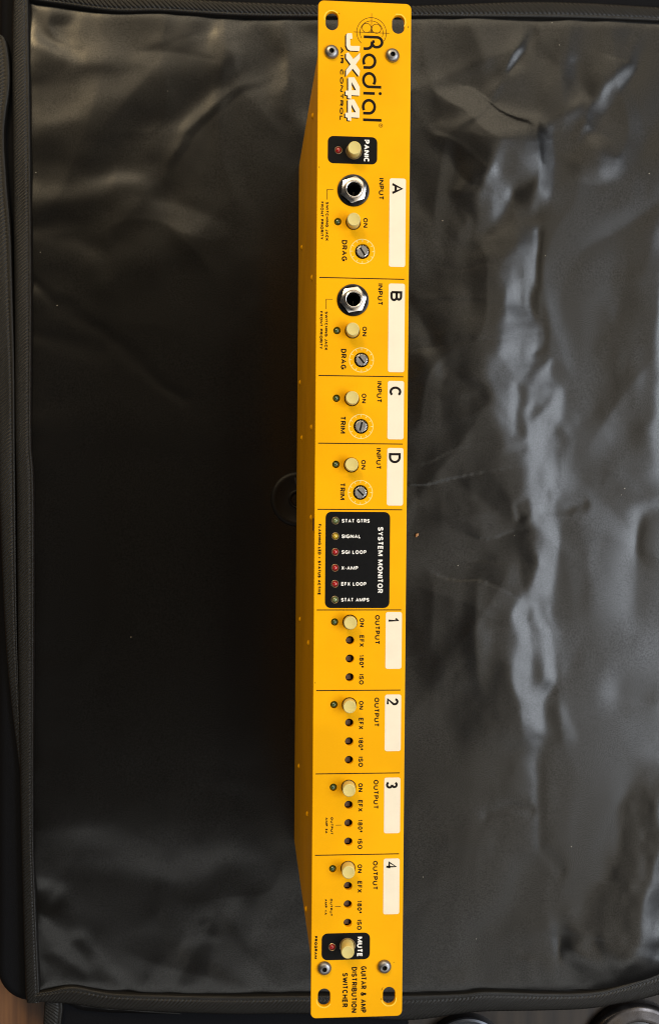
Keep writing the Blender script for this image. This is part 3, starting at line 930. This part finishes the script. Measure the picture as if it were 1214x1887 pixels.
# small recessed switches: dark square plunger down in each hole
for i, y in enumerate(HOLES):
    x, yy = BX - 0.35, y - 0.1
    h = 1.15
    if i == 0:
        V = [(-h, -h, -9), (h, -h, -9), (h, h, -9), (-h, h, -9), (-h, -h, 0), (h, -h, 0), (h, h, 0), (-h, h, 0)]
        F = [(4, 5, 6, 7), (0, 1, 5, 4), (1, 2, 6, 5), (2, 3, 7, 6), (3, 0, 4, 7)]
        p0 = mesh('recessed_switch', V, F, M['plunger'], unit, loc=(x * MM, yy * MM, (Z0 - 2.2) * MM), smooth=0)
    else:
        clone(p0, unit, loc=(x * MM, yy * MM, (Z0 - 2.2) * MM))

# indicator lights
v, f = lathe([(0.01, 0.75), (0.5, 0.68), (0.95, 0.42), (1.25, 0.02), (1.36, -0.5), (1.38, -3)], 24)
lf = [tuple(reversed(q)) for q in f]
rV, rF = lathe([(1.45, -0.3), (1.52, 0.12), (1.66, 0.2), (1.82, 0.1), (1.86, 0.02)], 28)
rF = [tuple(reversed(q)) for q in rF]
base_leds = {}
def led(y, key, lab=None, rim=False):
    if key not in base_leds:
        me = bpy.data.meshes.new('indicator_light')
        me.from_pydata([(a * MM, b_ * MM, c * MM) for a, b_, c in v], [], lf); me.update()
        me.materials.append(M[key]); me.shade_smooth()
        base_leds[key] = me
    o = bpy.data.objects.new('indicator_light', base_leds[key])
    COL.objects.link(o); o.parent = unit
    o.location = (LX * MM, y * MM, (Z0 + (0.25 if rim else -0.1)) * MM)
    if lab: o['label'] = lab
    if rim:
        if 'rim' not in base_leds:
            r0 = mesh('rim', rV, rF, M['rim'], o, loc=(0, 0, -0.0002), smooth=60)
            base_leds['rim'] = r0
        else:
            r1 = base_leds['rim'].copy(); COL.objects.link(r1); r1.parent = o
    return o
led(LEDY[0], 'led_red', 'red indicator light', True)
for y in LEDY[1:9]: led(y, 'led_green', 'dark green indicator light')
led(LEDY[9], 'led_red', 'red indicator light', True)
for y, k, l in zip(MON, ('led_pale', 'led_amber', 'led_red', 'led_red', 'led_red', 'led_pale'),
                   ('pale green', 'amber', 'red', 'red', 'red', 'pale green')):
    led(y, k, l + ' indicator light', True)

# jacks
for i, (x, y) in enumerate(JACK):
    loc = (x * MM, y * MM, Z0 * MM)
    bv, bf = lathe([(3.15, -12), (3.15, 2.2), (3.3, 2.55), (3.7, 2.7), (4.1, 2.55), (4.3, 2.1), (4.35, 1.0)], 40)
    bf = [tuple(reversed(q)) for q in bf]
    jk = mesh('input_jack', bv, bf, M['chrome'], unit, loc=loc, smooth=50)
    bv, bf = lathe([(3.1, 1.7), (3.05, -1.0), (3.0, -12)], 32)
    bf.append(tuple(64 + k for k in range(32)))
    mesh('bore', bv, [tuple(reversed(q)) for q in bf], M['bore'], jk, smooth=50)
    mesh('contact', [(0.1, -2.6, -4), (0.5, -2.6, -4), (0.5, -0.2, -2.2), (0.1, -0.2, -2.2)], [(0, 1, 2, 3)], M['contact'], jk, smooth=0)
    wv, wf = lathe([(5.0, 0.55), (6.9, 0.62), (7.4, 0.45), (7.62, 0.05), (7.62, -0.05)], 48)
    mesh('washer', wv, [tuple(reversed(q)) for q in wf], M['washer'], jk, smooth=40)
    # hex nut with a chamfered, domed top
    a0 = rad([81, 71][i] - 60)
    nn = 48
    def hexr(a):
        k = ((a - a0 + math.pi / 6 + math.pi * 10) % (math.pi / 3)) - math.pi / 6
        k2 = ((a - a0) % (math.pi / 3)) - math.pi / 6
        return 5.62 / math.cos(k2)
    nv, nf = [], []
    ring = [(3.9, 2.35, 0), (4.6, 2.3, 0), (5.35, 2.05, 0), (99, 1.75, 1), (99, 0.6, 1)]
    for r_, z_, hx_ in ring:
        for k in range(nn):
            a = a0 + 2 * math.pi * k / nn
            r = hexr(a) if hx_ else r_
            z2 = z_
            if hx_ and z_ > 1: z2 = 2.05 - 0.42 * max(0, (r - 5.62) / 0.87) - 0.12
            nv.append((r * math.cos(a), r * math.sin(a), z2))
    for q in range(len(ring) - 1):
        for k in range(nn):
            a, b = q * nn + k, q * nn + (k + 1) % nn
            nf.append((a, a + nn, b + nn, b))
    mesh('hex_nut', nv, nf, M['chrome'], jk, smooth=25)

# screwdriver trim pots: knurled shaft with a slot, in a dark recess
SL = [(.53, -.85), (.63, -.77), (.22, .97), (.70, -.71)]
for i, y in enumerate(POT):
    n = 88
    def kr(r, z, a, k, n=n): return r * (1.0 if k % 4 in (0, 1) else 0.86) if r > 2.4 else r
    kv, kf = lathe([(2.45, 0.42), (2.9, 0.25), (2.9, -4)], n, rfun=kr)
    # top disc split by the slot: two D shaped lands with a floor between
    ang = math.atan2(SL[i][1], SL[i][0])
    hw = 0.42
    kn = mesh('trim_pot', kv, [tuple(reversed(q)) for q in kf], M['knurl'], unit, loc=(PX * MM, y * MM, (Z0 - 0.2) * MM), smooth=30)
    V, F = [], []
    for sgn in (1, -1):
        a1 = math.asin(hw / 2.4)
        P = [(2.4 * math.cos(t), sgn * 2.4 * math.sin(t)) for t in np.linspace(a1, math.pi - a1, 24)]
        b = len(V)
        V += [(p[0], p[1], 0.42) for p in P]
        F.append(tuple(range(b, b + 24)) if sgn > 0 else tuple(reversed(range(b, b + 24))))
        b2 = len(V)
        V += [(P[0][0], P[0][1], -0.9), (P[-1][0], P[-1][1], -0.9)]
        F.append((b, b + 23, b2 + 1, b2) if sgn > 0 else (b2, b2 + 1, b + 23, b))
    b = len(V); e = 2.3
    V += [(-e, -hw, -0.9), (e, -hw, -0.9), (e, hw, -0.9), (-e, hw, -0.9)]
    F.append((b, b + 1, b + 2, b + 3))
    mesh('slotted_top', V, F, M['knurl'], kn, rot=(0, 0, ang), smooth=0)
    st, sf = stroke_mesh([[(-2.7, 0), (2.7, 0)]], hw * 1.9, -0.85, ext=False)
    mesh('slot', st, fix_up(st, sf), M['socket'], kn, rot=(0, 0, ang), smooth=0)
    # printed dial ring with ticks
    polys = [circ(PX, y, 5.75, 40) + [circ(PX, y, 5.75, 40)[0]]]
    for k in range(12):
        a = rad(30 * k)
        polys.append([(PX + math.cos(a) * 4.6, y + math.sin(a) * 4.6), (PX + math.cos(a) * 5.7, y + math.sin(a) * 5.7)])
    rv_, rf_ = stroke_mesh(polys, 0.3, Z0 + 0.05, dz=0.003, ext=False)
    d = mesh('dial_ring', rv_, fix_up(rv_, rf_), M['cream_ink'], face, smooth=0)

# ---------------------------------------------------------------- printed blocks
def printed(name, outline, hl, z, mt, parent):
    return plate(name, outline, hl, z - 0.06, z, 0.0, mt, parent, smooth=0)
zp = Z0 + 0.05
panic = printed('panic_panel', rrect(-17.0, 165.4, 6.4, 178.2, 2.6), [circ(BX, BTN[0], 3.55), circ(LX, LEDY[0], 1.7, 20)], zp, M['black_gloss'], face)
mon = printed('monitor_panel', rrect(-16.7, -44.6, 14.1, 1.2, 2.8), [circ(LX, y, 1.7, 20) for y in MON], zp, M['black_gloss'], face)
mute = printed('mute_panel', rrect(-17.0, -213.3, 6.2, -200.4, 2.8), [circ(BX, BTN[9], 3.55), circ(LX, LEDY[9], 1.7, 20)], zp, M['black_gloss'], face)
BI, WI = M['black_ink'], M['white_ink']
zl = Z0 + 0.09
lettering('PANIC', panic, 0.0, 2.65, 176.9, 166.3, 0.62, WI, zl, gap=.10)
lettering('MUTE', mute, 0.0, 2.6, -202.3, -212.0, 0.62, WI, zl, gap=.10)
lettering('SYSTEM MONITOR', mon, 8.25, 10.85, -5.9, -37.45, 0.55, WI, zl)
for s, y, xe in (('STAT GTRS', MON[0], 4.3), ('SIGNAL', MON[1], 0.1), ('SGI LOOP', MON[2], 2.85), ('X-AMP', MON[3], -1.05), ('EFX LOOP', MON[4], 2.95), ('STAT AMPS', MON[5], 4.35)):
    xs = -9.0
    lettering(s, mon, y - 0.95, y + 0.85, xs, xe, 0.40, WI, zl, vertical=True)

# label strips
STR = [(159.2, 117.5, 'A', 157.0, 151.75), (109.6, 67.7, 'B', 106.05, 101.25), (63.5, 35.8, 'C', 60.9, 55.9), (31.7, 4.3, 'D', 29.3, 24.45),
       (-46.5, -73.7, '1', -49.0, -51.4), (-86.0, -113.2, '2', -87.7, -91.2), (-125.9, -152.7, '3', -127.7, -131.2), (-164.9, -191.8, '4', -166.2, -170.1)]
for ya, yb, s, l0, l1 in STR:
    st = printed('write_on_strip', rrect(12.4, yb, 20.15, ya, 1.0, 4), [], Z0 + 0.10, M['strip'], face)
    lettering(s, st, 13.2, 18.9, l0, l1, 0.85 if s in 'ABCD' else 0.8, BI, Z0 + 0.13)

for y in (111.7, 65.55, 33.6, 2.3, -45.5, -83.9, -123.7, -162.7):
    V, F = stroke_mesh([[(-20.5, y), (19.8, y)]], 0.45, Z0 + 0.05, ext=False)
    mesh('divider_line', V, fix_up(V, F), BI, face, smooth=0)

for y in (138.05, 86.85, 54.85 + .35, 23.4 + .35): lettering('ON', face, 0.0, 2.2, y + 2.15, y - 2.45, 0.36, BI)
lettering('INPUT', face, 7.3, 9.65, 159.15, 148.9, 0.38, BI)
lettering('INPUT', face, 7.25, 9.6, 109.45, 99.2, 0.38, BI)
lettering('INPUT', face, 7.2, 9.55, 63.2, 53.1, 0.38, BI)
lettering('INPUT', face, 7.15, 9.5, 31.5, 21.5, 0.38, BI)
lettering('DRAG', face, -10.0, -7.5, 129.5, 119.6, 0.42, BI)
lettering('DRAG', face, -10.0, -7.5, 78.3, 68.6, 0.42, BI)
lettering('TRIM', face, -10.05, -7.55, 46.5, 38.3, 0.42, BI)
lettering('TRIM', face, -10.05, -7.55, 14.9, 6.8, 0.42, BI)
for dy in (0, -51.45):
    lettering('SWITCHING JACK', face, -17.7, -16.4, 147.2 + dy, 128.95 + dy, 0.25, BI)
    lettering('FRONT PRIORITY', face, -20.1, -18.8, 147.3 + dy, 129.5 + dy, 0.25, BI)
    V, F = stroke_mesh([[(-14.2, 153.0 + dy), (-17.2, 153.0 + dy), (-17.2, 148.3 + dy)]], 0.24, Z0 + 0.05, ext=False)
    mesh('leader_line', V, fix_up(V, F), BI, face, smooth=0)
lettering('FLASHING LED = STATUS ACTIVE', face, -20.1, -18.75, -4.7, -38.3, 0.29, BI)
for y in BTN[5:9]:
    lettering('OUTPUT', face, 7.3, 9.6, y + 3.45, y - 10.6, 0.38, BI)
    lettering('ON', face, -0.1, 2.1, y + 1.9, y - 2.3, 0.36, BI)
    lettering('EFX', face, -0.1, 2.1, y - 6.2, y - 11.8, 0.36, BI)
    lettering('180\u00ba', face, -0.1, 2.1, y - 15.5, y - 21.7, 0.36, BI)
    lettering('ISO', face, -0.1, 2.1, y - 24.9, y - 29.8, 0.36, BI)
for y, s in ((-144.5, 'AMP 3A'), (-183.65, 'AMP 4A')):
    lettering('OUTPUT', face, -13.1, -12.0, y, y - 8.4, 0.25, BI)
    lettering(s, face, -15.65, -14.55, y - 0.1, y - 7.8, 0.25, BI)
    V, F = stroke_mesh([[(-10.7, y - 3.9), (-8.0, y - 3.9)]], 0.24, Z0 + 0.05, ext=False)
    mesh('leader_line', V, fix_up(V, F), BI, face, smooth=0)
lettering('PROGRAM', face, -20.4, -19.1, -201.5, -212.5, 0.31, BI)
lettering('GUITAR & AMP', face, 1.9, 4.6, -216.6, -239.1, 0.42, BI)
lettering('DISTRIBUTION', face, -2.5, 0.1, -216.9, -239.0, 0.42, BI)
lettering('SWITCHER', face, -6.9, -4.3, -219.6, -236.2, 0.42, BI)
lettering('AIR CONTROL', face, -11.5, -9.9, 219.85, 185.6, 0.34, BI, gap=.16)

# logo lettering: big thin-round word
def logo():
    xb, H, xh = -1.1, 10.0, 6.75
    w = 1.28
    out = []
    def put(y0, y1, hh, P):
        for poly in P:
            out.append([(xb + w / 2 + p[1] * (hh - w), y0 - w / 2 - p[0] * ((y0 - y1) - w)) for p in poly])
    put(225.7, 218.9, H, [[(0, 0), (0, .72)] + arcp(.42, .72, .42, .28, 180, 0, 10) + arcp(.42, .66, .42, .20, 0, -80, 6),
                          [(.38, .60), (.38, .46)], [(.38, .46), (.62, .44)] + arcp(.62, .16, .38, .28, 90, 0, 6) + [(1, 0)]])
    bowl_a = arcp(.5, .5, .5, .5, -58, -360, 22) + [(1, 0)]
    put(217.4, 210.1, xh, [bowl_a])
    put(208.7, 201.1, xh, [arcp(.5, .5, .5, .5, 52, 360, 22) + [(1, 1.55)]])
    put(199.3, 198.1, xh, [[(.5, 0), (.5, 1)]])
    put(196.1, 188.7, xh, [bowl_a])
    put(186.9, 185.6, H, [[(.5, 0), (.5, 1)]])
    V, F = stroke_mesh(out, w, Z0 + 0.06, ext=False)
    # dot of the i and the mark after the word
    n = len(V)
    V += [(7.55 + 0.72 * math.cos(2 * math.pi * k / 14), 198.75 + 0.72 * math.sin(2 * math.pi * k / 14), Z0 + 0.1) for k in range(14)]
    F = fix_up(V, F) + [tuple(range(n, n + 14))]
    o = mesh('lettering', V, F, BI, face, smooth=0)
    o['label'] = 'large black word with thin round letters'
    V, F = stroke_mesh([circ(8.0, 183.8, .85, 18) + [circ(8.0, 183.8, .85, 18)[0]],
                        [(7.55, 184.1), (8.4, 184.1), (8.4, 183.6), (8.0, 183.55), (8.0, 184.0)], [(8.0, 183.7), (7.55, 183.45)]], 0.17, Z0 + 0.06, ext=False)
    mesh('registered_mark', V, fix_up(V, F), BI, face, smooth=0)
    c = (3.2, 227.15)
    P = [arcp(c[0], c[1], 7.0, 7.0, -33, 227, 40), arcp(c[0], c[1], 5.45, 5.45, -20, 212, 36),
         circ(c[0] - 2.3, c[1] + 2.1, 2.15, 24), circ(c[0] + 2.3, c[1] + 1.9, 2.15, 24),
         [(c[0], c[1]), (c[0], c[1] + 9)], [(c[0] - 8.4, c[1]), (c[0] + 8.4, c[1])], [(c[0] - .5, c[1] - .1), (c[0], c[1] + 1.3), (c[0] + .6, c[1] - .1)]]
    P[2].append(P[2][0]); P[3].append(P[3][0])
    V, F = stroke_mesh(P, 0.24, Z0 + 0.05, dz=0.003, ext=False)
    o = mesh('emblem', V, fix_up(V, F), BI, face, smooth=0)
    o['label'] = 'black crosshair emblem of rings and two small circles'
logo()

# slanted cream model lettering with black drop shadow
def model_name():
    J = [(-8.19, 226.41), (-6.05, 226.48), (-5.78, 223.97), (-6.41, 223.81), (-6.86, 223.91), (-6.83, 220.88), (-6.38, 220.53), (-2.22, 220.62), (-2.46, 218.28), (-6.86, 218.31), (-8.0, 218.93), (-8.69, 220.53), (-8.73, 225.45)]
    X = [(-8.74, 217.0), (-7.61, 217.44), (-5.32, 214.4), (-2.2, 217.46), (-2.17, 214.81), (-4.16, 211.93), (-2.13, 209.26), (-2.48, 206.33), (-5.53, 209.97), (-8.65, 206.26), (-8.67, 209.18), (-6.56, 211.94), (-8.72, 214.73)]
    F4 = [(-7.26, 205.8), (-4.74, 205.93), (-2.19, 201.5), (-2.15, 197.46), (-6.06, 197.53), (-6.04, 195.89), (-7.68, 196.06), (-7.69, 197.33), (-8.82, 197.53), (-8.84, 199.54), (-7.58, 199.6), (-7.64, 205.66)]
    h4 = [(-5.98, 203.72), (-3.81, 199.91), (-5.95, 199.81)]
    mv = lambda P, dx, dy: [(a + dx, b + dy) for a, b in P]
    for P, hs in ((J, []), (X, []), (F4, [h4]), (mv(F4, -.03, -10.35), [mv(h4, -.03, -10.35)])):
        area_ = sum(P[i - 1][0] * P[i][1] - P[i][0] * P[i - 1][1] for i in range(len(P)))
        if area_ < 0: P = P[::-1]
        a = printed('letter_shadow', mv(P, -0.62, -0.42), [mv(h, -0.62, -0.42) for h in hs], Z0 + 0.04, BI, face)
        b = printed('lettering', P, hs, Z0 + 0.09, M['logo_white'], face)
        b['label'] = 'wide cream letter with a black drop shadow'
model_name()

# =================================================================== small things round the bag
def speck(px, py, r, mt, name, label, cat, z=1.0, group=None):
    x, y = at(px, py, z)
    v_ = []; n = 10
    rnd = random.Random(int(px * 7 + py))
    prof_ = [(0.02, 0.7), (0.6, 0.55), (1.0, 0.1), (0.8, -0.3), (0.02, -0.5)]
    ks = [0.7 + 0.6 * rnd.random() for _ in range(n)]
    V, F = lathe([(a * r, b * r) for a, b in prof_], n, rfun=lambda q, z_, a, k: q * ks[k])
    V = [(a * 1.35, b * 0.85, c) for a, b, c in V]
    o = mesh(name, V, [tuple(reversed(q)) for q in F], mt, loc=(x * MM, y * MM, z * MM), rot=(0, 0, rnd.random() * 3))
    tag(o, label, cat, group)
    return o
speck(768, 986, 1.0, M['crumb'], 'crumb', 'tiny brown crumb on the lining just right of the yellow panel', 'crumb')
LINT = [(309, 168), (815, 407), (1016, 42), (1030, 83), (1195, 320), (1004, 471), (996, 965), (801, 1103), (67, 318), (779, 1616), (1144, 912), (1150, 900),
        (75, 465), (877, 1730), (242, 1174), (843, 1042), (947, 987), (106, 563), (1052, 1560)]
Vl, Fl = [], []
for k, (px, py) in enumerate(LINT):
    x, y = at(px, py, 1.2)
    r = 0.2 + 0.13 * ((k * 37) % 10) / 10
    V, F = lathe([(0.02, 0.9 * r), (r, 0.2 * r), (0.7 * r, -r)], 7)
    b = len(Vl); Vl += [(a + x, c + y, d_ + 1.4) for a, c, d_ in V]; Fl += [tuple(b + q for q in reversed(f_)) for f_ in F]
lint = mesh('lint', Vl, Fl, M['lint'])
tag(lint, 'scattered pale specks of lint on the black lining', 'lint', kind='stuff')

# round things lying on the table beyond the lower right edge
M['dark_lid'] = mat('dark_glossy_plastic', (0.012, 0.012, 0.014), 0.22, rnoise=(60, 0.08))
M['steel_rim'] = mat('polished_steel', (0.10, 0.09, 0.088), 0.28, metal=0.9, noise=(60, 0.6), rnoise=(70, 0.1))
M['grey_rim'] = mat('grey_satin_metal', (0.10, 0.105, 0.12), 0.35, metal=0.8)
def disc_thing(name, label, px, py, parts, z=-20):
    x, y = at(px, py, z)
    r = empty(name, (x * MM, y * MM, TABLE_Z * MM))
    tag(r, label, 'container')
    for nm, prof_, mt in parts:
        V, F = lathe(prof_, 64)
        mesh(nm, V, [tuple(reversed(q)) for q in F], mt, r, smooth=40)
    return r
disc_thing('round_tin', 'dark round tin with a thin grey rim, left of the shiny jar', 858, 1952, [
    ('body', [(28.4, 7.2), (28.8, 4), (28.8, 0.2)], M['dark_lid']),
    ('rim', [(24.6, 7.4), (25.4, 9.0), (27.0, 9.4), (28.3, 8.6), (28.7, 7.2)], M['grey_rim']),
    ('lid', [(0.01, 7.0), (12, 7.0), (13, 8.0), (18, 8.0), (19, 6.8), (24.7, 6.8)], M['dark_lid'])])
disc_thing('glass_jar', 'shiny round jar with a bright metal rim and dark centre at the lower right corner', 1172, 1946, [
    ('body', [(36.2, 6), (36.6, 3), (36.2, 0.2)], M['steel_rim']),
    ('rim', [(24, 8.2), (25.2, 10.4), (27.5, 10.8), (31, 9.2), (32, 9.4), (34.6, 8.4), (36.2, 6.0)], M['steel_rim']),
    ('lid', [(0.01, 9.0), (10, 8.8), (17, 8.0), (20, 8.6), (22, 8.4), (24.2, 7.9)], M['dark_lid'])])
